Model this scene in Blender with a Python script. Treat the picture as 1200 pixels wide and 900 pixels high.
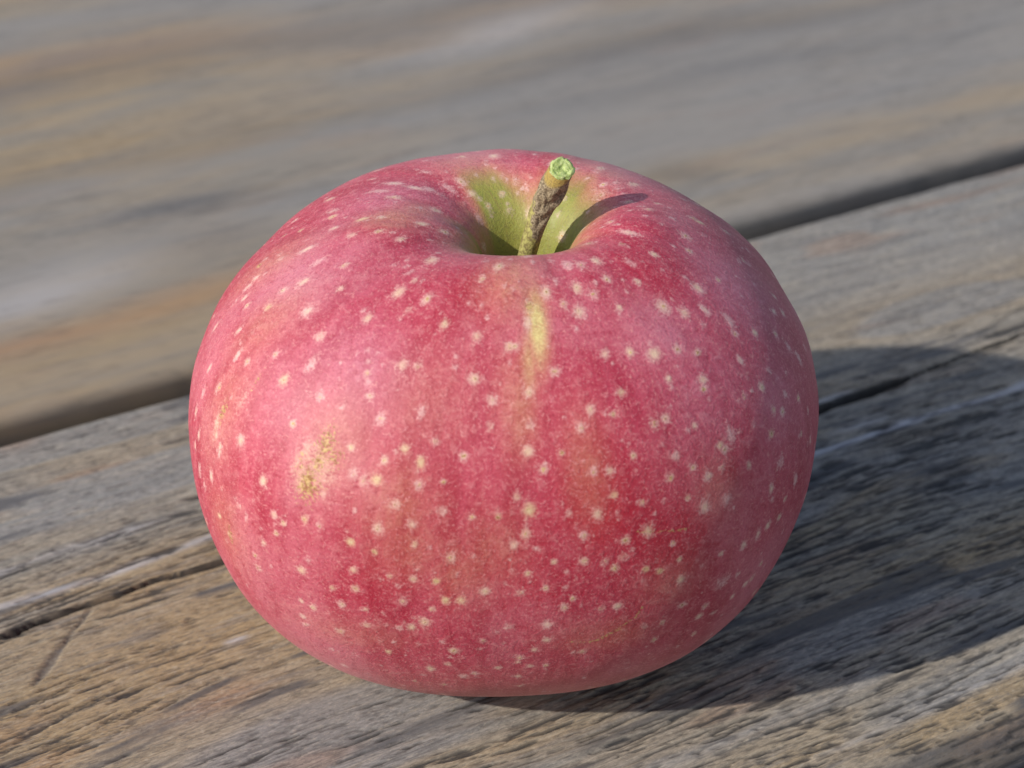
import bpy, math
import numpy as np
from mathutils import Vector

for o in list(bpy.data.objects):
    bpy.data.objects.remove(o)
S = bpy.context.scene
COL = S.collection
MM = 0.001
R_ = math.radians

# ------------------------------------------------------------------ camera
CAM_H = 165.0                                    # mm above the table top
PITCH = 31.912
cd = bpy.data.cameras.new('camera')
cam = bpy.data.objects.new('camera', cd)
COL.objects.link(cam)
cam.location = (0, 0, CAM_H * MM)
cam.rotation_euler = (R_(90 - PITCH), 0, 0)
cd.sensor_width = 36
cd.lens = 66.0
cd.clip_start = 0.01
cd.clip_end = 500
cd.dof.use_dof = True
cd.dof.focus_distance = 0.231
cd.dof.aperture_fstop = 27.0
cd.dof.aperture_blades = 0
S.camera = cam

# ------------------------------------------------------------------ sky, sun, exposure
SUN_EL, SUN_AZ = 33.0, 30.0                      # azimuth: degrees from -X towards the camera
sdir = Vector((-math.cos(R_(SUN_EL)) * math.cos(R_(SUN_AZ)),
               -math.cos(R_(SUN_EL)) * math.sin(R_(SUN_AZ)),
               math.sin(R_(SUN_EL))))
W = bpy.data.worlds.new('World')
S.world = W
W.use_nodes = True
nt = W.node_tree
bg = nt.nodes['Background']
sky = nt.nodes.new('ShaderNodeTexSky')
sky.sky_type = 'NISHITA'
sky.sun_disc = False
sky.sun_elevation = R_(SUN_EL)
sky.sun_rotation = math.atan2(sdir.x, sdir.y)
sky.air_density = 1.0
sky.dust_density = 1.5
hs = nt.nodes.new('ShaderNodeHueSaturation')           # thin high haze: a paler blue
hs.inputs['Saturation'].default_value = .85
nt.links.new(sky.outputs[0], hs.inputs['Color'])
nt.links.new(hs.outputs[0], bg.inputs[0])
bg.inputs[1].default_value = 0.125
sl = bpy.data.lights.new('sun', 'SUN')
sl.energy = 3.8
sl.angle = R_(0.9)
sl.color = (1.0, 0.94, 0.86)
sun = bpy.data.objects.new('sun', sl)
COL.objects.link(sun)
sun.location = sdir * 5
sun.rotation_euler = sdir.to_track_quat('Z', 'Y').to_euler()
S.view_settings.view_transform = 'Standard'
S.view_settings.look = 'None'
S.view_settings.gamma = 1
S.view_settings.exposure = 0.14
S.view_settings.use_curve_mapping = False
S.render.engine = 'CYCLES'


# ------------------------------------------------------------------ helpers
def vnoise(x, y, seed=0):
    """smooth value noise, 0..1"""
    xi = np.floor(x).astype(np.int64)
    yi = np.floor(y).astype(np.int64)
    fx = x - xi
    fy = y - yi
    fx = fx * fx * fx * (fx * (fx * 6 - 15) + 10)
    fy = fy * fy * fy * (fy * (fy * 6 - 15) + 10)

    def h(a, b):
        n = (a * 374761393 + b * 668265263 + seed * 1442695041) & 0xffffffff
        n = ((n ^ (n >> 13)) * 1274126177) & 0xffffffff
        return ((n ^ (n >> 16)) & 0xffff) / 65535.0
    return ((h(xi, yi) * (1 - fx) + h(xi + 1, yi) * fx) * (1 - fy)
            + (h(xi, yi + 1) * (1 - fx) + h(xi + 1, yi + 1) * fx) * fy)


def fbm(x, y, seed=0, oct=3):
    s = 0
    a = 1
    t = 0
    for k in range(oct):
        s = s + a * vnoise(x * 2 ** k, y * 2 ** k, seed + 17 * k)
        t += a
        a *= .5
    return s / t


def sstep(a, b, x):
    t = np.clip((x - a) / (b - a), 0, 1)
    return t * t * (3 - 2 * t)


def grid_mesh(name, V, closed_v=False, caps=False):
    """V: (nu, nv, 3) in metres -> mesh of quads; closed_v wraps the second index"""
    nu, nv = V.shape[:2]
    me = bpy.data.meshes.new(name)
    idx = np.arange(nu * nv).reshape(nu, nv)
    if closed_v:
        b = np.roll(idx, -1, 1)
    else:
        idx, b = idx[:, :-1], idx[:, 1:]
    q = np.stack([idx[:-1], b[:-1], b[1:], idx[1:]], -1).reshape(-1, 4)
    loops = q.ravel()
    starts = np.arange(0, len(loops), 4)
    if caps:
        full = np.arange(nu * nv).reshape(nu, nv)
        c0 = full[0][::-1]
        c1 = full[-1]
        starts = np.r_[starts, len(loops), len(loops) + nv]
        loops = np.r_[loops, c0, c1]
    me.vertices.add(nu * nv)
    me.vertices.foreach_set('co', np.ascontiguousarray(V.reshape(-1), dtype=np.float32))
    me.loops.add(len(loops))
    me.loops.foreach_set('vertex_index', loops.astype(np.int32))
    me.polygons.add(len(starts))
    me.polygons.foreach_set('loop_start', starts.astype(np.int32))
    me.update(calc_edges=True)
    me.validate()
    me.polygons.foreach_set('use_smooth', np.ones(len(me.polygons), dtype=bool))
    return me


def attr(me, name, arr):
    """per-vertex colour attribute from (..., 4)"""
    a = me.attributes.new(name, 'FLOAT_COLOR', 'POINT')
    a.data.foreach_set('color', np.ascontiguousarray(arr.reshape(-1), dtype=np.float32))


def vattr(me, name, arr):
    a = me.attributes.new(name, 'FLOAT_VECTOR', 'POINT')
    a.data.foreach_set('vector', np.ascontiguousarray(arr.reshape(-1), dtype=np.float32))


def link(name, me, mat, parent=None):
    o = bpy.data.objects.new(name, me)
    COL.objects.link(o)
    if mat:
        me.materials.append(mat)
    if parent:
        o.parent = parent
    return o


class NB:
    """tiny node builder"""
    def __init__(self, name):
        self.m = bpy.data.materials.new(name)
        self.m.use_nodes = True
        self.t = self.m.node_tree
        self.b = self.t.nodes['Principled BSDF']

    def n(self, typ, **kw):
        x = self.t.nodes.new(typ)
        for k, v in kw.items():
            setattr(x, k, v)
        return x

    def put(self, sock, v):
        if isinstance(v, bpy.types.NodeSocket):
            self.t.links.new(v, sock)
        elif v is not None:
            if sock.type == 'RGBA' and len(v) == 3:
                v = (*v, 1)
            sock.default_value = v

    def math(self, op, a, b=None, c=None, clamp=False):
        x = self.n('ShaderNodeMath', operation=op, use_clamp=clamp)
        self.put(x.inputs[0], a)
        self.put(x.inputs[1], b)
        self.put(x.inputs[2], c)
        return x.outputs[0]

    def mix(self, f, a, b, mode='MIX'):
        x = self.n('ShaderNodeMix', data_type='RGBA', blend_type=mode)
        self.put(x.inputs[0], f)
        self.put(x.inputs[6], a)
        self.put(x.inputs[7], b)
        return x.outputs[2]

    def noise(self, vec, scale=(1, 1, 1), detail=2.0, rough=.5, offset=(0, 0, 0), dist=0.0):
        mp = self.n('ShaderNodeMapping')
        self.put(mp.inputs[0], vec)
        mp.inputs[1].default_value = offset
        mp.inputs[3].default_value = scale
        x = self.n('ShaderNodeTexNoise')
        self.put(x.inputs['Vector'], mp.outputs[0])
        x.inputs['Scale'].default_value = 1
        x.inputs['Detail'].default_value = detail
        x.inputs['Roughness'].default_value = rough
        x.inputs['Distortion'].default_value = dist
        return x.outputs['Fac']

    def rng(self, v, a, b, c=0.0, d=1.0, smooth=True):
        x = self.n('ShaderNodeMapRange')
        x.interpolation_type = 'SMOOTHSTEP' if smooth else 'LINEAR'
        self.put(x.inputs[0], v)
        for i, k in enumerate((a, b, c, d)):
            x.inputs[i + 1].default_value = k
        return x.outputs[0]

    def attr(self, name):
        x = self.n('ShaderNodeAttribute')
        x.attribute_name = name
        return x

    def split(self, name):
        a = self.attr(name)
        s = self.n('ShaderNodeSeparateColor')
        self.t.links.new(a.outputs['Color'], s.inputs[0])
        return s.outputs[0], s.outputs[1], s.outputs[2], a.outputs['Alpha']

    def bump(self, h, dist, strength=1.0, nrm=None):
        x = self.n('ShaderNodeBump')
        x.inputs['Strength'].default_value = strength
        x.inputs['Distance'].default_value = dist
        self.put(x.inputs['Height'], h)
        if nrm:
            self.put(x.inputs['Normal'], nrm)
        return x.outputs[0]

    def objco(self):
        tc = self.n('ShaderNodeTexCoord')
        v = self.n('ShaderNodeVectorMath', operation='SCALE')
        self.t.links.new(tc.outputs['Object'], v.inputs[0])
        v.inputs['Scale'].default_value = 1000.0
        return v.outputs[0]


# ------------------------------------------------------------------ materials
def wood_material(name, soft=False, lift=None):
    N = NB(name)
    co = N.objco()                               # millimetres: x along the grain, y across
    pit, ridge, pale, stain_shade = N.split('grain')
    ochre, grey, rust, dirt = N.split('tint')
    big = N.noise(co, (1 / 46, 1 / 9, 1 / 9), 3, .55)
    mid = N.noise(co, (1 / 15, 1 / 1.9, 1 / 2), 3, .6, (31, 7, 0))
    fib = N.noise(co, (1 / 1.9, 1 / .27, 1 / .3), 4, .72, (5, 3, 9))
    spk = N.noise(co, (1 / .42, 1 / .2, 1 / .22), 3, .72, (2, 8, 4))
    c = N.mix(N.rng(big, .34, .66), (.245, .225, .192), (.335, .268, .180))
    c = N.mix(N.math('MULTIPLY', ochre, .85), c, (.355, .255, .138))
    c = N.mix(N.math('MULTIPLY', grey, .85), c, (.25, .245, .24))
    c = N.mix(N.math('MULTIPLY', rust, .8), c, (.34, .17, .085))
    # weather-grey late wood and pale fibres
    k = .4 if soft else 1.0
    c = N.mix(N.rng(mid, .50, .70, 0, .55 * k), c, (.17, .162, .16))
    c = N.mix(N.rng(mid, .44, .26, 0, .45 * k), c, (.46, .40, .31))
    if not soft:
        f = N.rng(fib, .30, .70, .62, 1.36, False)
        c = N.mix(1.0, c, f, 'MULTIPLY')
        c = N.mix(N.rng(spk, .62, .76, 0, .5), c, (.5, .47, .42))
        grit = N.noise(co, (1 / 1.0, 1 / .42, 1 / .45), 4, .78, (1, 14, 2))
        c = N.mix(N.rng(grit, .52, .63, 0, .52), c, (.14, .13, .12))
        c = N.mix(N.rng(grit, .46, .36, 0, .45), c, (.46, .41, .33))
        fine = N.noise(co, (1 / 20, 1 / .42, 1 / .5), 5, .66, (11, 2, 5))
        c = N.mix(N.rng(fine, .57, .68, 0, .62), c, (.105, .098, .092))
        c = N.mix(N.rng(fine, .42, .32, 0, .40), c, (.44, .385, .30))
    br = N.math('MULTIPLY', stain_shade, N.rng(fib, .2, .6, .55, 1))
    c = N.mix(br, c, (.075, .076, .086))
    pl = N.math('MULTIPLY', pale, N.rng(mid, .2, .62, .6, 1))
    c = N.mix(pl, c, (.50, .50, .53))
    pp = N.math('MULTIPLY', pit, N.rng(fib, .2, .55, .55, .95))
    c = N.mix(pp, c, (.040, .038, .038))
    c = N.mix(N.math('MULTIPLY', dirt, .9), c, (.035, .032, .03))
    if lift:
        c = N.mix(1.0, c, lift, 'MULTIPLY')
    N.put(N.b.inputs['Base Color'], c)
    N.b.inputs['Roughness'].default_value = .74
    N.b.inputs['Specular IOR Level'].default_value = .32
    h = N.math('ADD', N.math('MULTIPLY', fib, .65), N.math('MULTIPLY', mid, .55))
    h = N.math('ADD', h, N.math('MULTIPLY', spk, .4))
    N.put(N.b.inputs['Normal'], N.bump(h, .00030, .25 if soft else .85))
    return N.m


def skin_material():
    N = NB('apple_skin')
    co = N.objco()
    fl = N.n('ShaderNodeAttribute')
    fl.attribute_name = 'flow'                   # x: round the apple, y: along the meridian (mm)
    fv = fl.outputs['Vector']
    halo, core, warm, rus = N.split('spots')
    green, tan, stripe, gold = N.split('zones')
    blush = N.noise(co, (1 / 17,) * 3, 3, .55)
    strk = N.noise(fv, (1 / 2.4, 1 / 22, 1), 4, .6)
    strk2 = N.noise(fv, (1 / .8, 1 / 7, 1), 3, .6, (9, 4, 0))
    mott = N.noise(co, (1 / 1.15,) * 3, 4, .68)
    grain = N.noise(co, (1 / .34,) * 3, 3, .75, (4, 4, 1))
    dash = N.noise(co, (1 / .55, 1 / .55, 1 / .42), 3, .7, (7, 1, 3), .6)
    deep = (.36, .014, .044)
    red = (.46, .050, .090)
    pink = (.57, .17, .22)
    c = N.mix(N.rng(strk, .36, .66), red, deep)
    c = N.mix(N.rng(blush, .46, .70, 0, .60), c, pink)
    c = N.mix(N.rng(strk2, .56, .74, 0, .25), c, (.56, .18, .18))
    c = N.mix(N.rng(mott, .50, .70, 0, .60), c, (.56, .17, .19))
    c = N.mix(N.rng(mott, .46, .30, 0, .6), c, (.32, .012, .036))
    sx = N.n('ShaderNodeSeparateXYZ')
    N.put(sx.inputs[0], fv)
    wax_sheen = sx.outputs[2]                          # + powdery bloom with painted highlight and sky sheen, - full deep blush
    c = N.mix(N.math('MULTIPLY', wax_sheen, N.rng(mott, .25, .7, .28, .56), clamp=True), c, (.62, .26, .36))
    c = N.mix(N.math('MULTIPLY', N.math('MULTIPLY', wax_sheen, -1.0), N.rng(mott, .3, .7, .85, .45), clamp=True), c, (.40, .010, .030))
    # tan under-colour where the blush is thin
    tn = N.math('MULTIPLY', tan, N.rng(mott, .25, .65, .45, 1.0))
    c = N.mix(N.math('MULTIPLY', tn, .72), c, (.56, .30, .15))
    # green and yellow of the stem bowl
    gcol = N.mix(N.rng(blush, .35, .65), (.14, .20, .018), (.30, .30, .055))
    gcol = N.mix(N.rng(mott, .5, .7, 0, .4), gcol, (.17, .16, .04))
    gm = N.math('MULTIPLY', green, N.rng(strk2, .2, .7, .82, 1.12), clamp=True)
    # fine pale flecks in the skin
    c = N.mix(N.rng(dash, .57, .68, 0, .55), c, (.66, .28, .27))
    c = N.mix(N.rng(grain, .54, .68, 0, .60), c, (.64, .23, .25))
    c = N.mix(N.rng(grain, .46, .33, 0, .5), c, (.27, .008, .028))
    st = N.math('MULTIPLY', stripe, N.rng(mott, .2, .6, .6, 1.05), clamp=True)
    c = N.mix(st, c, N.mix(N.rng(grain, .4, .6), (.58, .42, .17), (.70, .58, .25)))
    gcol = N.mix(N.rng(strk2, .50, .72, 0, .55), gcol, (.26, .15, .06))
    gcol = N.mix(N.rng(grain, .54, .70, 0, .5), gcol, (.13, .115, .06))
    c = N.mix(gm, c, gcol)
    # lenticels: ragged pale halo, straw centre, dark pore
    rag = N.math('MULTIPLY_ADD', N.math('SUBTRACT', dash, .5), .85, halo)
    rag = N.math('MULTIPLY_ADD', N.math('SUBTRACT', grain, .5), 1.25, rag)
    hm = N.math('MULTIPLY', N.rng(rag, .16, 1.0, 0, .60), N.rng(halo, .02, .16))
    hc = N.mix(warm, (.74, .50, .47), (.70, .56, .30))
    c = N.mix(hm, c, hc)
    c = N.mix(N.math('MULTIPLY', core, .7), c, (.76, .63, .40))
    rr = N.math('MULTIPLY_ADD', N.math('SUBTRACT', grain, .5), 3.4, rus)
    rm = N.math('MULTIPLY', N.rng(rr, .38, .75), N.rng(rus, .02, .15))
    c = N.mix(rm, c, N.mix(N.rng(dash, .42, .60), (.27, .115, .035), (.56, .37, .15)))
    gr = N.math('MULTIPLY_ADD', N.math('SUBTRACT', grain, .5), 2.2, gold)
    gmk = N.math('MULTIPLY', N.rng(gr, .40, .70), N.rng(gold, .04, .2))
    c = N.mix(gmk, c, (.46, .31, .12))
    N.put(N.b.inputs['Base Color'], c)
    # satin skin under a thin powdery wax bloom
    N.put(N.b.inputs['Roughness'], N.rng(mott, .3, .7, .48, .62))
    N.b.inputs['Specular IOR Level'].default_value = .45
    N.b.inputs['Coat Weight'].default_value = .15
    N.b.inputs['Coat Roughness'].default_value = .46
    N.b.inputs['Sheen Weight'].default_value = .05
    N.b.inputs['Sheen Roughness'].default_value = .45
    N.b.inputs['Sheen Tint'].default_value = (.95, .9, 1, 1)
    N.b.inputs['Subsurface Weight'].default_value = .10
    N.b.inputs['Subsurface Radius'].default_value = (1.0, .35, .25)
    N.b.inputs['Subsurface Scale'].default_value = .0012
    h = N.math('ADD', N.math('MULTIPLY', grain, .55), N.math('MULTIPLY', mott, .6))
    N.put(N.b.inputs['Normal'], N.bump(h, .00020, .9))
    return N.m


def stem_material():
    N = NB('stem_bark')
    co = N.objco()
    brown, collar, _, _ = N.split('bark')
    a = N.noise(co, (1 / .55,) * 3, 4, .7)
    b = N.noise(co, (1 / .22,) * 3, 3, .7, (3, 1, 7))
    g = N.mix(N.rng(a, .35, .62), (.42, .39, .12), (.19, .15, .05))
    br = N.mix(N.rng(b, .36, .66), (.11, .078, .042), (.36, .285, .18))
    k = N.math('MULTIPLY_ADD', N.math('SUBTRACT', a, .5), 1.5, brown)
    c = N.mix(N.rng(k, .3, .7), g, br)
    c = N.mix(N.math('MULTIPLY', collar, N.rng(b, .3, .6, .5, 1)), c, (.38, .27, .06))
    N.put(N.b.inputs['Base Color'], c)
    N.b.inputs['Roughness'].default_value = .7
    N.put(N.b.inputs['Normal'], N.bump(b, .0002, .8))
    return N.m


def cut_material():
    N = NB('fresh_cut_green')
    co = N.objco()
    a = N.noise(co, (1 / .5,) * 3, 4, .7)
    c = N.mix(N.rng(a, .38, .64), (.29, .38, .10), (.48, .55, .23))
    N.put(N.b.inputs['Base Color'], c)
    N.b.inputs['Roughness'].default_value = .42
    N.b.inputs['Subsurface Weight'].default_value = .2
    N.b.inputs['Subsurface Radius'].default_value = (.5, .8, .2)
    N.b.inputs['Subsurface Scale'].default_value = .0008
    N.put(N.b.inputs['Normal'], N.bump(a, .0003, .8))
    return N.m


def soil_material():
    N = NB('soil')
    tc = N.n('ShaderNodeTexCoord')
    a = N.noise(tc.outputs['Object'], (9, 9, 9), 6, .65)
    c = N.mix(N.rng(a, .35, .65), (.05, .075, .025), (.16, .12, .075))
    N.put(N.b.inputs['Base Color'], c)
    N.b.inputs['Roughness'].default_value = .95
    return N.m


M_WOOD = wood_material('weathered_wood')
M_WOOD_SILVER = wood_material('silvered_wood', True, (.92, .90, .89))
M_SKIN = skin_material()
M_STEM = stem_material()
M_CUT = cut_material()
M_SOIL = soil_material()

# ------------------------------------------------------------------ ground and table
gv = np.array([[[-60, -60, 0], [60, -60, 0]], [[-60, 60, 0], [60, 60, 0]]], float)
gv = gv[:, ::-1]
ground = link('ground', grid_mesh('ground', gv), M_SOIL)
ground.location = (0, 0, -.74)
ground['kind'] = 'structure'

GRAIN_AZ = math.atan2(.4909, .8712)              # the boards run this way
table = bpy.data.objects.new('plank_table', None)
COL.objects.link(table)
table.location = (0, 0, 0)
table.rotation_euler = (0, 0, GRAIN_AZ)
table.empty_display_size = .1
table['label'] = 'weathered grey-brown table of thick wooden boards that the apple stands on'
table['category'] = 'table'


def polyline_d(u, c, pts):
    """across-distance of (u,c) to a polyline c = f(u), and an end mask"""
    pu = np.array([p[0] for p in pts])
    pc = np.array([p[1] for p in pts])
    d = c - np.interp(u, pu, pc)
    return d, (u > pu[0]) & (u < pu[-1])


def streak(u, c, u0, u1, c0, w, c1=None, seed=1, fade=4):
    """a soft line along the grain, centred on across = c0 .. c1"""
    cc = c0 + (0 if c1 is None else (c1 - c0) * np.clip((u - u0) / (u1 - u0), 0, 1))
    cc = cc + (vnoise(u / 7, u * 0 + seed, seed) - .5) * w * .9
    ww = w * (.55 + .9 * vnoise(u / 5, u * 0 + 3, seed + 5))
    return np.exp(-((c - cc) / ww) ** 2) * sstep(u0 - fade, u0 + fade, u) * (1 - sstep(u1 - fade, u1 + fade, u))


def plank(c0, c1, ua, ub, du, dc, rad_front, rad_back, seed, feature=None, rough=1.0, thick=28.0, mat=None):
    """a board from across = c0 to c1 (mm); dense between along = ua and ub, coarse beyond"""
    u = np.r_[np.linspace(-430, ua - 6, 26), np.arange(ua, ub, du), np.linspace(ub + 6, 780, 30)]
    # closed cross-section: up the front edge, over the top, down the back, along the bottom
    sec = []
    for z in np.linspace(-thick + 3, -rad_front, 7)[:-1]:
        sec.append((c0, z, -1, 0))
    na = max(5, int(rad_front * 1.57 / (dc * 1.5)))
    for t in np.linspace(0, math.pi / 2, na)[:-1]:
        sec.append((c0 + rad_front * (1 - math.cos(t)), -rad_front * (1 - math.sin(t)), -math.cos(t), math.sin(t)))
    for c in np.arange(c0 + rad_front, c1 - rad_back, dc):
        sec.append((c, 0, 0, 1))
    na = max(5, int(rad_back * 1.57 / (dc * 1.5)))
    for t in np.linspace(math.pi / 2, 0, na):
        sec.append((c1 - rad_back * (1 - math.cos(t)), -rad_back * (1 - math.sin(t)), math.cos(t), math.sin(t)))
    for z in np.linspace(-rad_back, -thick + 3, 7)[1:]:
        sec.append((c1, z, 1, 0))
    sec += [(c1 - 3, -thick, 0, -1), ((c0 + c1) / 2, -thick, 0, -1), (c0 + 3, -thick, 0, -1)]
    sec = np.array(sec)[::-1]
    seg = np.hypot(*np.diff(sec[:, :2], axis=0).T)
    arc = -np.r_[0, np.cumsum(seg)]              # unrolled across coordinate, so grain wraps the edge
    itop = np.argmin(abs(sec[:, 0] - (c0 + c1) / 2) + 50 * (sec[:, 3] < .5))
    arc = arc - arc[itop] + sec[itop, 0]
    Ug, Cg = np.meshgrid(u, arc, indexing='ij')
    # grain lines waver gently along the board
    wav = (fbm(Ug / 70, Cg / 40, seed + 2, 2) - .5) * 9
    Cw = Cg + wav
    low = (fbm(Ug / 60, Cg / 16, seed, 2) - .5) * .55
    rid = (fbm(Ug / 42, Cw / 1.7, seed + 3, 2) - .5)
    rid2 = (fbm(Ug / 26, Cw / .62, seed + 4, 3) - .5)
    zone = fbm(Ug / 45, Cw / 11, seed + 8, 2)
    p1 = fbm(Ug / 6.2 + Cw * .14, Cw / .42, seed + 5, 3)
    p2 = fbm(Ug / 3.0 + Cw * .1, Cw / .33, seed + 6, 2)
    pit = .95 * sstep(.645, .75, p1 + (zone - .5) * .42) + .5 * sstep(.66, .82, p2 + (zone - .5) * .3)
    pit = np.clip(pit, 0, 1)
    p3 = fbm(Ug / 10 + Cw * .06, Cw / .95, seed + 21, 3)
    frontness = np.clip((175 - Cg) / 30, .45, 1.0) if 100 < c0 < 200 else .25
    vein = np.exp(-((p3 - .5) / .018) ** 2) * sstep(.40, .62, fbm(Ug / 16, Cw / 2.4, seed + 22, 2)) * frontness
    pit = np.maximum(pit, vein)
    h = low + (.42 * rid + .36 * rid2 - .34 * pit) * rough
    pale = np.zeros_like(h)
    stain_shade = np.zeros_like(h)
    ochre = sstep(.46, .66, fbm(Ug / 80, Cw / 12, seed + 11, 2))
    grey = sstep(.52, .68, fbm(Ug / 70, Cw / 9, seed + 12, 2))
    rust = .6 * sstep(.70, .82, fbm(Ug / 30, Cw / 5, seed + 13, 2)) * .6
    dirt = np.zeros_like(h)
    stain_shade += sstep(.66, .80, fbm(Ug / 22, Cw / 2.6, seed + 14, 3)) * .8
    F = dict(h=h, pit=pit, pale=pale, stain_shade=stain_shade, ochre=ochre, grey=grey, rust=rust, dirt=dirt)
    if feature:
        feature(Ug, Cg, F)
    hh = F['h'] - .15
    hh = np.where(sec[None, :, 3] < -.5, 0, hh)
    V = np.empty((len(u), len(sec), 3))
    V[..., 0] = Ug
    V[..., 1] = sec[None, :, 0] + hh * sec[None, :, 2]
    V[..., 2] = sec[None, :, 1] + hh * sec[None, :, 3]
    me = grid_mesh('plank', V * MM, closed_v=True, caps=True)
    attr(me, 'grain', np.stack([F['pit'], np.clip(rid + .5, 0, 1), F['pale'], F['stain_shade']], -1).clip(0, 1))
    attr(me, 'tint', np.stack([F['ochre'], F['grey'], F['rust'], F['dirt']], -1).clip(0, 1))
    return link('plank', me, mat or M_WOOD, table)


def main_board(u, c, F):
    h, pale, stain_shade, ochre, grey = F['h'], F['pale'], F['stain_shade'], F['ochre'], F['grey']
    calm = 1 - .75 * sstep(205, 222, c) * sstep(120, 165, u)    # smoother wood towards the far edge
    F['pit'] *= calm
    F['h'] *= .4 + .6 * calm
    h = F['h']
    stain_shade *= calm
    # the split that runs along the board: near part on the left, again on the right
    jit = (fbm(u / 6, c * 0, 71, 3) - .5) * .9
    d, _ = polyline_d(u, c, [(-430, 206), (20, 207.9), (37, 208.5), (53, 209.5), (62, 210.1), (72, 209.3), (100, 207),
                             (130, 203.5), (150, 200.8), (169.5, 199.6), (182, 199.8), (200, 201), (216, 201.8), (300, 204), (780, 215)])
    d = d + jit
    wid = np.interp(u, [-430, 20, 60, 72, 120, 160, 186, 189, 192, 230, 780], [.5, .64, .52, .42, .3, .75, .88, .42, .36, .40, .2])
    wid = wid * (.7 + .6 * vnoise(u / 4, c * 0, 33))
    cr = 1 - sstep(wid * .75, wid * 1.25, abs(d))
    F['h'] = h * (1 - .5 * np.exp(-(d / 1.4) ** 2)) - cr * 2.6
    F['dirt'] = np.maximum(F['dirt'], 1 - sstep(wid * 1.2, wid * 1.65, abs(d)))
    F['pit'] = F['pit'] * (1 - cr)
    # pale, sun-bleached fibre lines
    pale += .62 * streak(u, c, 20, 58, 215.2, .62, 214.6, 3)
    pale += .5 * streak(u, c, 55, 82, 214.6, .55, 216.6, 4)
    pale += .38 * streak(u, c, 36, 64, 222.3, .75, 223.0, 5)
    pale += .9 * streak(u, c, 150, 235, 190.2, .85, 188.2, 6)
    pale += .45 * streak(u, c, 168, 178, 192.6, .8, 192.3, 7)
    pale += .7 * streak(u, c, 168, 178, 201.3, .7, 201.1, 8)
    pale += .8 * streak(u, c, 63.5, 66.5, 192.1, .5, 192.0, 9, 1)
    pale += .22 * streak(u, c, 120, 170, 134.5, .8, 136, 14)
    pale += .15 * streak(u, c, 60, 140, 141.5, .9, 143, 15)
    # dark flat mark just left of the apple
    stain_shade += .95 * streak(u, c, 63.5, 73, 203.8, .8, 203.4, 10, 1.2)
    stain_shade += .7 * streak(u, c, 95, 118, 150.5, .9, 151, 12)
    stain_shade += .6 * streak(u, c, 70, 96, 163.5, .9, 165, 13)
    # nick across the grain
    t = np.clip((u - 38.2) / (49.7 - 38.2), 0, 1)
    cn = 196.7 + t * 11.6
    dn = abs((c - cn) * .70)
    wn = .30 + .75 * np.sin(np.clip(t * 1.6, 0, 1) * math.pi) * (1 - t)
    m = (1 - sstep(wn * .5, wn * 1.1, dn)) * sstep(37.5, 38.6, u) * (1 - sstep(49, 51, u))
    F['h'] = F['h'] - m * .35
    stain_shade += .62 * m
    stain_shade += .75 * (1 - sstep(127.5, 131.0, c + (fbm(u / 9, c / 2, 91, 2) - .5) * 3)) * (c > 100)  # front edge: dark weathering plus painted shade where the rounding turns from the sun
    # tone zones across the width
    ochre += .75 * sstep(176, 186, c) * (1 - sstep(212, 224, c)) * (1 - sstep(95, 150, u))
    ochre += .5 * np.exp(-((c - 134) / 4) ** 2)
    grey *= 1 - .8 * sstep(178, 186, c) * (1 - sstep(208, 214, c)) * (1 - sstep(95, 150, u))
    grey += .55 * sstep(218, 232, c)
    grey += .45 * np.exp(-((c - 146) / 7) ** 2)
    grey += .5 * sstep(150, 180, u) * sstep(160, 175, c)
    F['rust'] += .4 * np.exp(-((c - 181) / 2.2) ** 2 - ((u - 58) / 9) ** 2) + .5 * np.exp(-((c - 181) / 2) ** 2 - ((u - 33) / 6) ** 2)
    F['rust'] += .9 * np.exp(-((c - 256) / 3) ** 2 - ((u - 53) / 4) ** 2)


def rear_board(u, c, F):
    def band(c0, w, u0=None, uw=1):
        b = np.exp(-((c - c0 + (fbm(u / 60, c / 40, 5, 2) - .5) * 14) / w) ** 2)
        return b if u0 is None else b * np.exp(-((u - u0) / uw) ** 2)
    for k in ('pit', 'stain_shade', 'rust', 'ochre', 'grey'):
        F[k] *= .22
    left = 1 - sstep(120, 190, u)
    F['ochre'] += left * (.7 * band(279, 9) + .38 * band(357, 14) + .3 * band(268, 4)) + .15 * band(283, 8) * sstep(150, 200, u)
    F['rust'] += left * (.42 * band(286, 4) + .28 * band(400, 12)) + .18 * band(385, 12, 230, 70)
    F['stain_shade'] += .30 * band(392, 9) * (1 - .5 * sstep(200, 300, u)) + .22 * band(345, 7) + .30 * band(325, 6, 240, 60)
    F['grey'] += .75 * band(308, 14) + .6 * band(335, 10) + .8 * band(428, 14) + .6 * (1 - left) * (1 - .5 * band(283, 8))
    F['stain_shade'] += .55 * band(316, 5, 106, 16) + .3 * band(300, 5, 105, 12) + .45 * band(283, 4, 199, 9) + .3 * band(350, 9, 240, 50)
    F['pale'] += .4 * band(300, 6, 70, 22) + .35 * band(372, 6, 205, 25)


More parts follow.
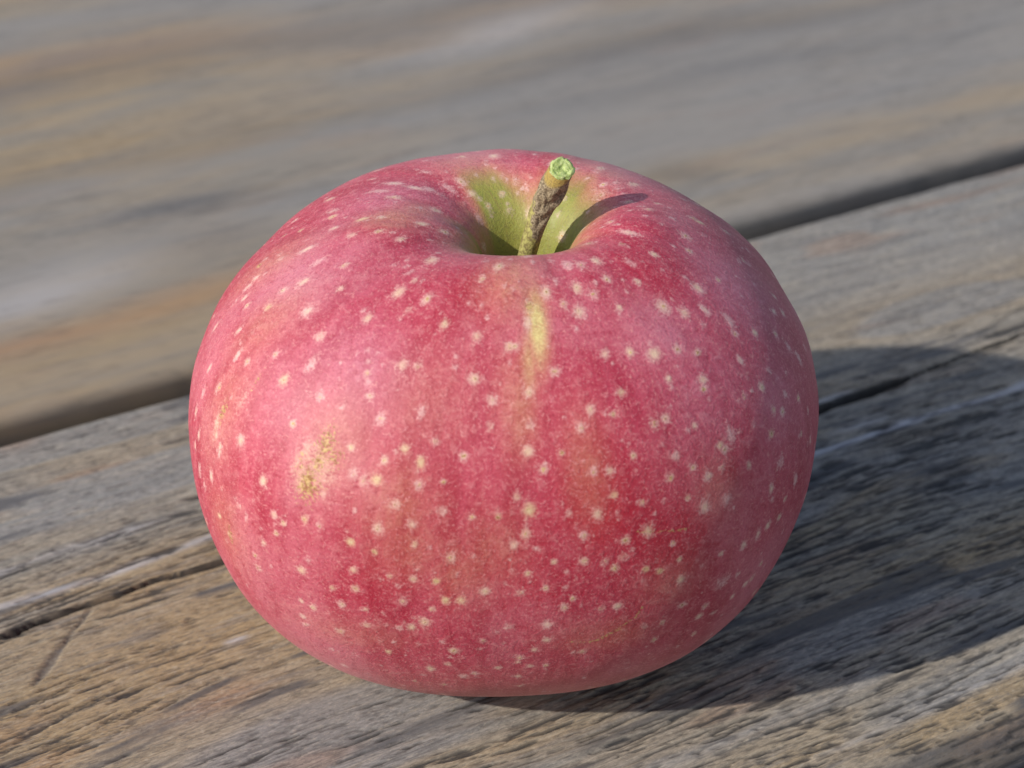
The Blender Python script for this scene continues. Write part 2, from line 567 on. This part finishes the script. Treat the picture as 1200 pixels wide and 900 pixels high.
boards = [
    plank(-12.0, 114.5, 60, 230, 1.6, .8, 5, 5, 41),
    plank(124.3, 255.5, 18, 250, .50, .22, 8.0, 2.6, 11, main_board),
    plank(262.2, 463.0, 40, 350, 1.2, .7, 2.6, 4.0, 23, rear_board, .12, mat=M_WOOD_SILVER),
    plank(470.0, 600.0, 60, 380, 2.4, 1.4, 4, 4, 57),
]
for ux in (-330, 640):                            # battens below that hold the boards
    a = [(ux - 35, -12), (ux + 35, -12), (ux + 35, 600), (ux - 35, 600)]
    ring = []
    for (x, y, z0) in ((0, 0, -28.3), (0, 0, -68)):
        ring.append([(p[0], p[1], z0) for p in a])
    v = np.array(ring) * MM
    V = v[::-1]
    me = grid_mesh('batten', np.array(V), closed_v=True, caps=True)
    me.polygons.foreach_set('use_smooth', np.zeros(len(me.polygons), dtype=bool))
    z4 = np.zeros((8, 4))
    attr(me, 'grain', z4)
    attr(me, 'tint', z4)
    link('batten', me, M_WOOD, table)

# ------------------------------------------------------------------ apple
BASE_X, BASE_Y = -.2615, 204.9166
R0, TX, TY = 37.5356, .0087, -.0165
CTRL = np.array([(0, .14), (.2, .07), (.40, .0), (.68, .12), (.90, .42), (1.0, .82), (.955, 1.2), (.78, 1.50),
                 (.53, 1.63), (.34, 1.64), (.195, 1.57), (.135, 1.46), (.095, 1.29), (.045, 1.14), (0, 1.11)])
CTRL[3:9, 0] += [-.0072, .0086, .0237, .0231, .0001, -.0140]
CTRL[3:9, 1] += [.0126, -.0176, .0011, .0167, -.0196, -.0092]
LOBE = [-.0141, .0043, .0334, -.0017, .0129, -.0293, -.0123, .0066]


class Profile:
    def __init__(self, P):
        t = np.r_[0, np.cumsum(np.sqrt(np.linalg.norm(np.diff(P, axis=0), axis=1)))]
        m = len(t)
        h = np.diff(t)
        A = np.zeros((m, m))
        B = np.zeros((m, 2))
        A[0, 0] = A[-1, -1] = 1
        for i in range(1, m - 1):
            A[i, i - 1] = h[i - 1]
            A[i, i] = 2 * (h[i - 1] + h[i])
            A[i, i + 1] = h[i]
            B[i] = 6 * ((P[i + 1] - P[i]) / h[i] - (P[i] - P[i - 1]) / h[i - 1])
        self.P, self.t, self.M, self.h = P, t, np.linalg.solve(A, B), h

    def __call__(self, s):
        t, M, P = self.t, self.M, self.P
        tt = np.asarray(s) * t[-1]
        k = np.clip(np.searchsorted(t, tt, side='right') - 1, 0, len(t) - 2)
        a = (t[k + 1] - tt)[..., None]
        b = (tt - t[k])[..., None]
        hh = self.h[k][..., None]
        return (M[k] * a ** 3 / (6 * hh) + M[k + 1] * b ** 3 / (6 * hh)
                + (P[k] / hh - M[k] * hh / 6) * a + (P[k + 1] / hh - M[k + 1] * hh / 6) * b)


PROF = Profile(CTRL)
cx, sx, cy, sy = math.cos(TX), math.sin(TX), math.cos(TY), math.sin(TY)
TILT = np.array([[cy, 0, sy], [0, 1, 0], [-sy, 0, cy]]) @ np.array([[1, 0, 0], [0, cx, -sx], [0, sx, cx]])


def apple_raw(s, ph):
    """points of the apple's surface, mm, before it is set down; s along the profile, ph round it"""
    c = PROF(s)
    lob = 1 + sum(LOBE[2 * k] * np.cos((k + 1) * ph) + LOBE[2 * k + 1] * np.sin((k + 1) * ph) for k in range(4))
    w = np.clip((s - .55) / .27, 0, 1)
    w = w * w * (3 - 2 * w)
    V = np.stack([c[..., 0] * np.cos(ph) * lob * R0 + w * 2.6, c[..., 0] * np.sin(ph) * lob * R0 + w * .6,
                  c[..., 1] * R0 + 0 * ph], -1)
    return V @ TILT.T


# even spacing along the profile
s_f = np.linspace(0, 1, 4000)
pf = PROF(s_f)
al = np.r_[0, np.cumsum(np.hypot(*np.diff(pf, axis=0).T))]
NS, NP = 600, 1150
s_a = np.interp(np.linspace(0, al[-1], NS), al, s_f)
arc_mm = np.linspace(0, al[-1], NS) * R0
ph_a = np.linspace(0, 2 * np.pi, NP, endpoint=False)
Sg, Pg = np.meshgrid(s_a, ph_a, indexing='ij')
AV = apple_raw(Sg, Pg)
ZMIN = AV[..., 2].min()
LIFT = .02
AV[..., 2] += LIFT - ZMIN


def apt(phi_deg, s):
    v = apple_raw(np.array(s, float), np.radians(np.array(phi_deg, float)))
    v[..., 2] += LIFT - ZMIN
    return v


halo = np.zeros((NS, NP))
core = np.zeros((NS, NP))
warm = np.zeros((NS, NP))
rus = np.zeros((NS, NP))
relief = np.zeros((NS, NP))
SPOTS = """
262.2,0.6207,L 252.2,0.6318,n 243,0.6563,d 240,0.6429,n 233.8,0.6763,n 233,0.6585,n 228.8,0.7152,L 206.2,0.7164,n 231.3,0.6274,L 216.2,0.6418,n
199.8,0.6418,s 208,0.6585,n 189.8,0.6352,s 204.5,0.6263,n 202.3,0.6096,n 204.2,0.5940,y 215,0.6129,L 223.8,0.6007,n 217,0.5729,d 211.5,0.5551,n
207.8,0.5528,s 226.5,0.5784,s 222.8,0.5595,Y 239.5,0.5829,n 246.2,0.5929,L 249.8,0.5929,n 263.5,0.5840,L 257.5,0.6874,n 262,0.7119,n 197.8,0.6997,n
194.5,0.6752,n 171.8,0.6485,y 183.2,0.6841,y 156.5,0.6808,s 132.5,0.6963,s 127,0.7408,L 146.8,0.7286,s 150.2,0.7152,s 147.8,0.6852,s 167.2,0.6452,n
173,0.6196,y 170.2,0.5996,n 187.2,0.6118,n 188.8,0.5884,s 189.8,0.5806,s 183,0.5884,r 197.2,0.5784,n 202.5,0.5640,s 191.8,0.5395,s 201,0.5228,s
155,0.6251,n 137,0.7419,s 123.2,0.7864,n 105.8,0.7731,n 128.2,0.7631,n 99,0.6963,L 271.2,0.6107,n 198,0.7664,n 193.5,0.7430,n 185.5,0.7030,n
182.8,0.6574,n 193.3,0.5762,s 184,0.5295,n 277,0.6485,r 283,0.6663,L 294.2,0.6674,L 298.5,0.6563,n 305.8,0.6707,n 294.8,0.7075,n 292,0.6396,L
304,0.6363,n 288,0.6496,n 276.2,0.6318,s 336.2,0.7175,s 1.2,0.6986,n 29.2,0.6830,n 34.8,0.7253,n 325.5,0.7119,n 318.5,0.6808,s 314.8,0.6563,n
342.8,0.6474,d 3.5,0.6363,y 315.8,0.6240,L 319.8,0.6107,L 329.5,0.6218,L 325.5,0.6040,s 338.2,0.6129,n 329.2,0.5851,s 327.8,0.5740,n 333.2,0.5628,n
339.2,0.5473,n 340.5,0.5306,s 342.2,0.5150,s 351.5,0.5562,n 345,0.5562,n 348.2,0.5451,n 324.5,0.5551,s 316,0.5773,n 312,0.5862,n 306.2,0.5884,L
301,0.5951,L 295,0.5973,L 306.8,0.5662,n 313.8,0.5562,L 282.2,0.5873,L 329.8,0.6730,n 349.5,0.6552,n 356.5,0.5907,n 4.8,0.6418,n 28.5,0.7419,n
347,0.7475,n 300,0.7019,n 307.5,0.7030,n 272.8,0.6107,L 267.8,0.5662,n 276,0.5717,L 242,0.5651,n 245.5,0.5484,n 253.3,0.5562,s 256.8,0.5339,n
267.5,0.5462,n 275.8,0.5462,n 262.5,0.5228,d 275,0.5250,L 251.2,0.5273,y 277.8,0.5106,L 281.5,0.5228,n 254.5,0.5172,y 247.8,0.5172,n 246.8,0.5017,Y
242.5,0.5039,n 244.5,0.4994,n 254.5,0.4994,n 259,0.5028,d 250.5,0.4839,n 295.8,0.5640,n 288.5,0.5539,n 293,0.5484,d 300.5,0.5350,n 303,0.5373,n
286,0.5406,n 295,0.5139,n 303,0.5061,n 301.2,0.4905,d 287.2,0.5061,n 290.2,0.5050,n 290.5,0.4861,y 295.5,0.4761,n 287.2,0.4727,n 282,0.4750,n
274.8,0.4794,Y 269,0.4750,y 272.5,0.4905,n 264.2,0.4750,n 259,0.4794,n 274,0.4605,n 271.8,0.4516,n 284.5,0.4561,n 292,0.4483,n 296.2,0.4527,L
300.8,0.4372,n 291.5,0.4349,n 288.2,0.4327,n 284.5,0.4349,n 290,0.4260,n 279,0.4360,n 274.2,0.4271,n 266.3,0.4127,n 272.8,0.4105,n 277.5,0.4138,n
295.8,0.4205,y 298.5,0.4160,y 260.2,0.4416,n 253.5,0.4683,L 254,0.4527,n 247.5,0.4638,L 247,0.4438,y 249.3,0.4238,n 253.5,0.4227,n 257.5,0.4216,y
242.8,0.4494,y 243,0.4260,n 243,0.4093,n 241.2,0.5239,n 251.2,0.4016,L 244.3,0.3904,n 243.8,0.3737,n 259,0.4049,y 256.5,0.3960,n 261.8,0.4049,y
254.7,0.3826,L 252.2,0.3760,n 249.8,0.3737,n 270.5,0.3782,n 265.5,0.3637,n 277.8,0.3626,n 275.5,0.3515,n 259.5,0.3515,L 246.5,0.3437,y 254,0.3237,n
272.5,0.3415,n 268,0.3281,n 272.2,0.3126,n 274.8,0.3293,n 277.8,0.3793,n 281,0.3949,n 282.5,0.4027,n 288,0.3904,n 291,0.3904,n 263,0.3192,n
257.8,0.3326,n 260.5,0.3137,n 225.8,0.4794,L 222.2,0.4427,s 220.5,0.4483,n 228.5,0.4561,n 230.3,0.4516,n 228.8,0.4405,n 225.8,0.4271,n 223.2,0.4105,n
223.2,0.3993,n 233.2,0.4149,L 234.5,0.4605,y 237.2,0.4583,n 238.8,0.4060,n 240,0.3915,n 234,0.3804,n 231.8,0.3838,n 238.2,0.3615,n 231,0.3660,n
231,0.3571,n 237.5,0.4839,n 204,0.4605,s 214.2,0.4805,s 212,0.4549,s 209,0.4383,s 214,0.4249,y 216.5,0.4138,y 212.2,0.4905,s 206.8,0.4472,s
219,0.5006,L 207.8,0.5228,n 202.8,0.5050,s 201.8,0.4850,s 214,0.4850,s 232,0.5573,n 228.8,0.5306,n 205.5,0.4739,s 313,0.5495,n 320.8,0.5295,n
326,0.5273,n 331.5,0.5083,n 335.5,0.4950,n 326.5,0.5061,n 328.8,0.4994,n 324.2,0.4905,y 315,0.5072,s 312.2,0.5028,L 313,0.4983,n 333.5,0.4683,n
338.5,0.4761,s 305.8,0.4939,d 308.5,0.4828,L 311.5,0.4850,n 317.5,0.4772,n 325.5,0.4627,f 304,0.4716,n 307.2,0.4594,L 311.8,0.4583,f 322.8,0.4461,s
327.5,0.4260,n 308.2,0.5250,n 330.8,0.4349,s 338.2,0.4505,s 348.8,0.5072,s 311,0.4127,n 302.8,0.4027,L 312.2,0.3838,f 319.8,0.4127,s 316.2,0.4105,s
316.2,0.3826,n 319.5,0.3648,n 309.5,0.3648,n 308.8,0.3548,n 304,0.3760,n 302.2,0.4216,n 297,0.3626,n 300.5,0.3626,n 299.8,0.3437,n 272.2,0.3359,n
285.2,0.3448,n 278,0.3293,n 323,0.3771,n 321.2,0.3660,n 316.5,0.3593,n 312.5,0.3504,n 309.5,0.3315,n 322.5,0.4138,n 326.2,0.4127,n
"""
rng = np.random.default_rng(7)
spots = []
for it in SPOTS.split():
    a, b, t = it.split(',')
    spots.append((float(a), float(b), t))
# the far side of the apple carries the same speckle
n_back = 0
pts = np.array([apt(a, b) for a, b, _ in spots])
while n_back < 190:
    a = rng.uniform(0, 360)
    b = float(np.interp(rng.uniform(.16, .88) * al[-1], al, s_f))
    v = apt(a, b)
    if np.linalg.norm(pts - v, axis=1).min() > 3.4:
        if 190 < a < 350 and .30 < b < .72:
            if np.linalg.norm(pts - v, axis=1).min() < 4.2:
                continue
        pts = np.vstack([pts, v])
        spots.append((a, b, 'n'))
        n_back += 1
ARC_OF = lambda s: np.interp(s, s_f, al) * R0
for _ in range(760):                               # faint, half-formed flecks between them
    spots.append((rng.uniform(0, 360), float(np.interp(rng.uniform(.14, .86) * al[-1], al, s_f)), 'w'))
for a, b, t in spots:
    p = apt(a, b)
    i0 = int(np.searchsorted(s_a, b))
    rr = max(2.0, np.hypot(p[0], p[1]))
    wi = int(3.2 / (al[-1] * R0 / NS)) + 1
    wj = min(NP // 2 - 1, int(3.2 / (2 * np.pi * rr / NP)) + 1)
    j0 = int(round(a / 360 * NP))
    ii = np.arange(max(0, i0 - wi), min(NS, i0 + wi + 1))
    jj = np.arange(j0 - wj, j0 + wj + 1) % NP
    sub = np.ix_(ii, jj)
    D = AV[sub] - p
    tm = apt(a, b + .004) - apt(a, b - .004)
    tm = tm / np.linalg.norm(tm)
    al_m = D @ tm
    d2 = (D ** 2).sum(-1) - al_m ** 2
    r = rng.uniform(.45, .70)
    el = rng.uniform(.9, 1.3)
    if t in 'LY':
        r *= 1.35
    if t == 's':
        el *= 1.7
        r *= .9
    if b > .62:
        el *= 1.35
    if t == 'f':
        r *= 1.9
    if t == 'w':
        r *= rng.uniform(.40, .78)
    d = np.sqrt(np.maximum(d2, 0) + (al_m / el) ** 2)
    hl = np.exp(-(d / (r * 1.15)) ** 2) * (rng.uniform(.5, .8) if t in 'fw' else rng.uniform(.68, 1.0))
    halo[sub] = np.maximum(halo[sub], hl)
    if t not in 'fw' and (t in 'LYdy' or rng.random() < .55):
        co_ = np.exp(-(d / (r * .42)) ** 2)
        core[sub] = np.maximum(core[sub], co_ * rng.uniform(.4, .9))
    if t in 'Yyr':
        warm[sub] = np.maximum(warm[sub], hl * 1.2)
    elif t in 'nLd':
        warm[sub] = np.maximum(warm[sub], hl * rng.uniform(0, .55))
    if t in 'dYr' or (t in 'nLy' and rng.random() < .75):
        k = rng.uniform(.17, .26) if t != 'r' else .5
        rus[sub] = np.maximum(rus[sub], np.exp(-(np.hypot(np.sqrt(np.maximum(d2, 0)), al_m) / k) ** 2) * (1.0 if t in 'dr' else .75))
    relief[sub] = relief[sub] + .018 * np.exp(-(d / (r * .7)) ** 2)


def blob(phi, s, ra, rm, amp=1.0):
    """soft patch: ra round the apple, rm along the meridian (mm)"""
    p = apt(phi, s)
    tm = apt(phi, s + .004) - apt(phi, s - .004)
    tm = tm / np.linalg.norm(tm)
    D = AV - p
    m = D @ tm
    d2 = np.maximum((D ** 2).sum(-1) - m ** 2, 0)
    return amp * np.exp(-d2 / ra ** 2 - (m / rm) ** 2)


def seg_line(pts_, w):
    P = [apt(*q) for q in pts_]
    best = np.full((NS, NP), 1e9)
    for A, B in zip(P[:-1], P[1:]):
        AB = B - A
        t = np.clip(((AV - A) @ AB) / (AB @ AB), 0, 1)
        best = np.minimum(best, np.linalg.norm(AV - A - t[..., None] * AB, axis=-1))
    return np.exp(-(best / w) ** 2)


FU = (Pg - np.pi / 2) % (2 * np.pi)
wax_sheen = np.zeros((NS, NP))  # pale lilac patches: bloom with the highlight and sky reflection painted in
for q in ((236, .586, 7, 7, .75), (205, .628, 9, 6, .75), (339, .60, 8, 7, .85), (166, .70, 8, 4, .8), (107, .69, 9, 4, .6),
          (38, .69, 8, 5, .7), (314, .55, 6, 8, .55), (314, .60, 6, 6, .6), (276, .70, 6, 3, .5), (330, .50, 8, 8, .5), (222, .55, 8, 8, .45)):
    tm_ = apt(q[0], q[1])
    wax_sheen = np.maximum(wax_sheen, q[4] * np.exp(-(np.linalg.norm(AV - tm_, axis=-1) / (.5 * (q[2] + q[3]))) ** 2))
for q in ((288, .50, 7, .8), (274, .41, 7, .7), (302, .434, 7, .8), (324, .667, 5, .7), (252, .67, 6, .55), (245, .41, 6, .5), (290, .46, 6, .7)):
    wax_sheen = wax_sheen - q[3] * np.exp(-(np.linalg.norm(AV - apt(q[0], q[1]), axis=-1) / q[2]) ** 2)
flow = np.stack([FU * 36, np.repeat(arc_mm[:, None], NP, 1), wax_sheen], -1)
rad = np.hypot(AV[..., 0] - 1.9, AV[..., 1] - .25)
top = sstep(.60, .70, Sg)
pn = vnoise(np.cos(Pg) * 2.2 + 5, np.sin(Pg) * 2.2 + 5, 3)
pn2 = vnoise(np.cos(Pg) * 7 + 9, np.sin(Pg) * 7 + 9, 8)
g_r = 7.3 + 2.2 * (pn - .5) + 3.0 * (pn2 - .5)
g_r = g_r + 5.0 * np.exp(-(((np.degrees(Pg) - 116 + 180) % 360 - 180) / 20) ** 2)
g_r = g_r + 2.6 * np.exp(-(((np.degrees(Pg) - 40 + 180) % 360 - 180) / 24) ** 2)
g_r = g_r - 4.2 * np.exp(-(((np.degrees(Pg) - 152 + 180) % 360 - 180) / 20) ** 2)
g_r = g_r - 1.0 * np.exp(-(((np.degrees(Pg) - 272 + 180) % 360 - 180) / 60) ** 2)
green = (1 - sstep(g_r - 3.4, g_r + 2.6, rad)) * top
tan = np.zeros((NS, NP))
for q in ((269, .69, 3.5, 6, .75), (273, .565, 2.5, 7, .42), (268, .45, 4, 5, .35), (262, .43, 4, 5, .40), (254, .565, 5, 6, .25),
          (251, .48, 5, 6, .45), (286, .51, 2.5, 7, .45), (253, .45, 5, 5, .40), (208, .59, 4, 7, .45), (212, .51, 4, 9, .40),
          (238, .52, 4, 6, .40), (290, .36, 7, 3, .35), (216, .42, 4, 6, .45), (301, .40, 4, 4, .3), (45, .70, 6, 4, .5),
          (112, .70, 5, 4, .5), (186, .60, 4, 6, .5), (187, .715, 3, 4, .75), (176, .735, 2.5, 3, .6), (310, .47, 3, 4, .3), (240, .36, 8, 3, .3)):
    tan = np.maximum(tan, blob(*q))
tan = np.maximum(tan, .55 * (1 - sstep(.20, .36, Sg)))
tan = np.maximum(tan, .8 * (1 - sstep(g_r, g_r + 6, rad)) * top)
stripe = np.maximum(blob(279.2, .628, 1.0, 4.6, 1.15), blob(276.6, .598, .8, 3.6, .45))
stripe = np.maximum(stripe, blob(274.6, .555, 1.5, 4.5, .10))
for q in ((236.5, .5228, 1.15, 2.1, .85), (234.4, .489, 1.3, 2.3, .9), (235.8, .508, .7, 1.8, .75), (238.6, .514, 1.2, 1.3, .55), (232.6, .503, .6, 1.6, .5), (236.2, .487, 1.0, 1.2, .55), (212.2, .5106, .6, 1.5, .75),
          (217, .55, .35, 1.6, .55), (216.8, .415, .5, 1.5, .6), (279.5, .659, .35, .4, .7)):
    rus = np.maximum(rus, blob(*q))
for q in ((233.2, .512, 1.0, 2.4, .7), (233.4, .493, 1.6, 2.6, .8), (236, .504, 2.6, 4.0, .72), (232, .500, 1.2, 3.0, .6), (238, .497, 1.5, 1.5, .6),
          (211.5, .50, .7, 3.0, .7), (216, .53, 1.2, 3.0, .45)):
    b_ = blob(*q)
    halo = np.maximum(halo, b_)
    warm = np.maximum(warm, b_ * .8)
gold = seg_line([(294, .4538), (297.8, .4505), (301, .4472), (304.2, .4461)], .16) * .66
gold = np.maximum(gold, seg_line([(286.2, .356), (288.8, .3582), (290.8, .3648), (292.5, .3693), (294.8, .376), (295.8, .3849)], .20) * .62)
gold = np.maximum(gold, seg_line([(282.5, .3582), (286.2, .356)], .3) * .4)
gold = np.maximum(gold, seg_line([(288.5, .360), (292.2, .3655)], .16) * .7)
# gentle unevenness of a grown fruit
un = (fbm(np.cos(Pg) * 3 + 9, np.sin(Pg) * 3 + 9 + Sg * 9, 4, 2) - .5) * .5 * sstep(.2, .35, Sg) * (1 - sstep(.70, .8, Sg))
# folds that run down into the stem bowl
fold = sum(a_ * np.exp(-(((np.degrees(Pg) - p_ + 180) % 360 - 180) / w_) ** 2) for p_, w_, a_ in
           ((190, 13, .55), (222, 14, -.25), (18, 12, -.55), (345, 16, .35), (70, 15, .3), (140, 12, -.3)))
fold = fold * sstep(.63, .70, Sg) * (1 - sstep(.80, .90, Sg))
dS = np.gradient(AV, axis=0)
dP = np.roll(AV, -1, 1) - np.roll(AV, 1, 1)
NRM = np.cross(dP, dS)
NRM /= np.maximum(np.linalg.norm(NRM, axis=-1, keepdims=True), 1e-9)
AV2 = AV + NRM * (un + fold + relief)[..., None]

apple = bpy.data.objects.new('apple', None)
COL.objects.link(apple)
apple.location = (BASE_X * MM, BASE_Y * MM, 0)
apple.empty_display_size = .03
apple['label'] = 'pinkish-red apple covered in pale specks, standing alone on the weathered boards'
apple['category'] = 'apple'
me = grid_mesh('skin', AV2 * MM, closed_v=True, caps=False)
attr(me, 'spots', np.stack([halo, core, warm, rus], -1).clip(0, 1))
attr(me, 'zones', np.stack([green, tan, stripe, gold], -1).clip(0, 1))
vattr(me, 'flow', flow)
skin = link('skin', me, M_SKIN, apple)

# dried flower end, in the hollow underneath
cal = []
for k in range(5):
    a = 2 * np.pi * k / 5
    for r_, z_ in ((.6, 4.9), (2.2, 4.5), (3.6, 3.6), (4.1, 2.4)):
        w_ = .9 * (1 - r_ / 5)
        cal.append([(r_ * math.cos(a) - w_ * math.sin(a), r_ * math.sin(a) + w_ * math.cos(a), z_),
                    (r_ * math.cos(a) + w_ * math.sin(a), r_ * math.sin(a) - w_ * math.cos(a), z_)])
cm = bpy.data.meshes.new('calyx')
vv = [v for pr in cal for v in pr]
ff = []
for k in range(5):
    for i in range(3):
        b0 = k * 8 + i * 2
        ff.append((b0, b0 + 1, b0 + 3, b0 + 2))
cm.from_pydata([tuple(np.array(v) * MM) for v in vv], [], ff)
attr(cm, 'bark', np.tile([1, 0, 0, 0], (len(vv), 1)).astype(float))
link('calyx', cm, M_STEM, apple)

# ------------------------------------------------------------------ stem
cam_y = BASE_Y
B0 = np.array([1.65, 205.2, 41.0]) - (BASE_X, BASE_Y, 0)
T0 = np.array([5.94, 204.0, 68.27]) - (BASE_X, BASE_Y, 0)
side = np.array([-1.0, .2, 0])
NT, NA = 120, 64
tt = np.linspace(0, 1, NT)
path = B0 + (T0 - B0) * tt[:, None] + side * (np.sin(tt * np.pi))[:, None] * 2.2
tan_v = np.gradient(path, axis=0)
tan_v /= np.linalg.norm(tan_v, axis=1, keepdims=True)
# rings turn towards the slanted cut at the top
CUT_N = np.array([.10, -.62, .78])
CUT_N /= np.linalg.norm(CUT_N)
k_ = sstep(.80, 1.0, tt)[:, None]
nv = tan_v * (1 - k_) + CUT_N * k_
nv /= np.linalg.norm(nv, axis=1, keepdims=True)
ax_ = np.cross(nv, np.array([0, 1, 0]))
ax_ /= np.linalg.norm(ax_, axis=1, keepdims=True)
ay_ = np.cross(nv, ax_)
an = np.linspace(0, 2 * np.pi, NA, endpoint=False)
Tg, Ag = np.meshgrid(tt, an, indexing='ij')
rs = np.interp(tt, [0, .3, .55, .72, .85, .93, 1], [1.30, 1.14, 1.15, 1.18, 1.30, 1.48, 1.48])[:, None]
lump = fbm(np.cos(Ag) * 2.2 + 4, Tg * 22 + np.sin(Ag) * 2.2, 5, 3) - .5
rs = rs * (1 + lump * (.10 + .75 * sstep(.66, .78, Tg) * (1 - sstep(.9, .97, Tg))))
rs = rs + .20 * np.exp(-((Tg - .83) / .03) ** 2) * sstep(.1, .8, np.cos(Ag - 5.6))
SV = path[:, None, :] + rs[..., None] * (np.cos(Ag)[..., None] * ax_[:, None, :] + np.sin(Ag)[..., None] * ay_[:, None, :])
me = grid_mesh('stem', SV * MM, closed_v=True, caps=False)
brown = sstep(.70, .82, Tg + .12 * np.cos(Ag - 2.4) + .10 * lump) * (1 - .0 * Tg)
collar = sstep(.962, .985, Tg + .03 * np.sin(Ag + 1)) * sstep(-.3, .6, np.cos(Ag - 1.0))
attr(me, 'bark', np.stack([brown, collar, 0 * brown, 0 * brown], -1).clip(0, 1))
stem = link('stem', me, M_STEM, apple)
# freshly cut end, moist and uneven
NR = 26
rr_ = np.linspace(0.02, 1.0, NR)
Rg, Ag2 = np.meshgrid(rr_, an, indexing='ij')
edge = rs[-1][None, :] * 1.01
rim = 1 + .22 * (fbm(np.cos(Ag2) * 5 + 3, np.sin(Ag2) * 5 + 3, 9, 2) - .5) * Rg
X = Rg * edge * rim
hz = (.16 * (1 - Rg ** 6) + .34 * (fbm(X * np.cos(Ag2) * 1.6 + 20, X * np.sin(Ag2) * 1.6 + 20, 6, 3) - .5)
      - .25 * np.exp(-(Rg / .25) ** 2) + .10 * np.exp(-((Rg - .80) / .12) ** 2))
CVt = path[-1] + (X * np.cos(Ag2))[..., None] * ax_[-1] + (X * np.sin(Ag2))[..., None] * ay_[-1] + hz[..., None] * nv[-1]
me = grid_mesh('cut_end', CVt[::-1] * MM, closed_v=True, caps=False)
link('cut_end', me, M_CUT, stem)
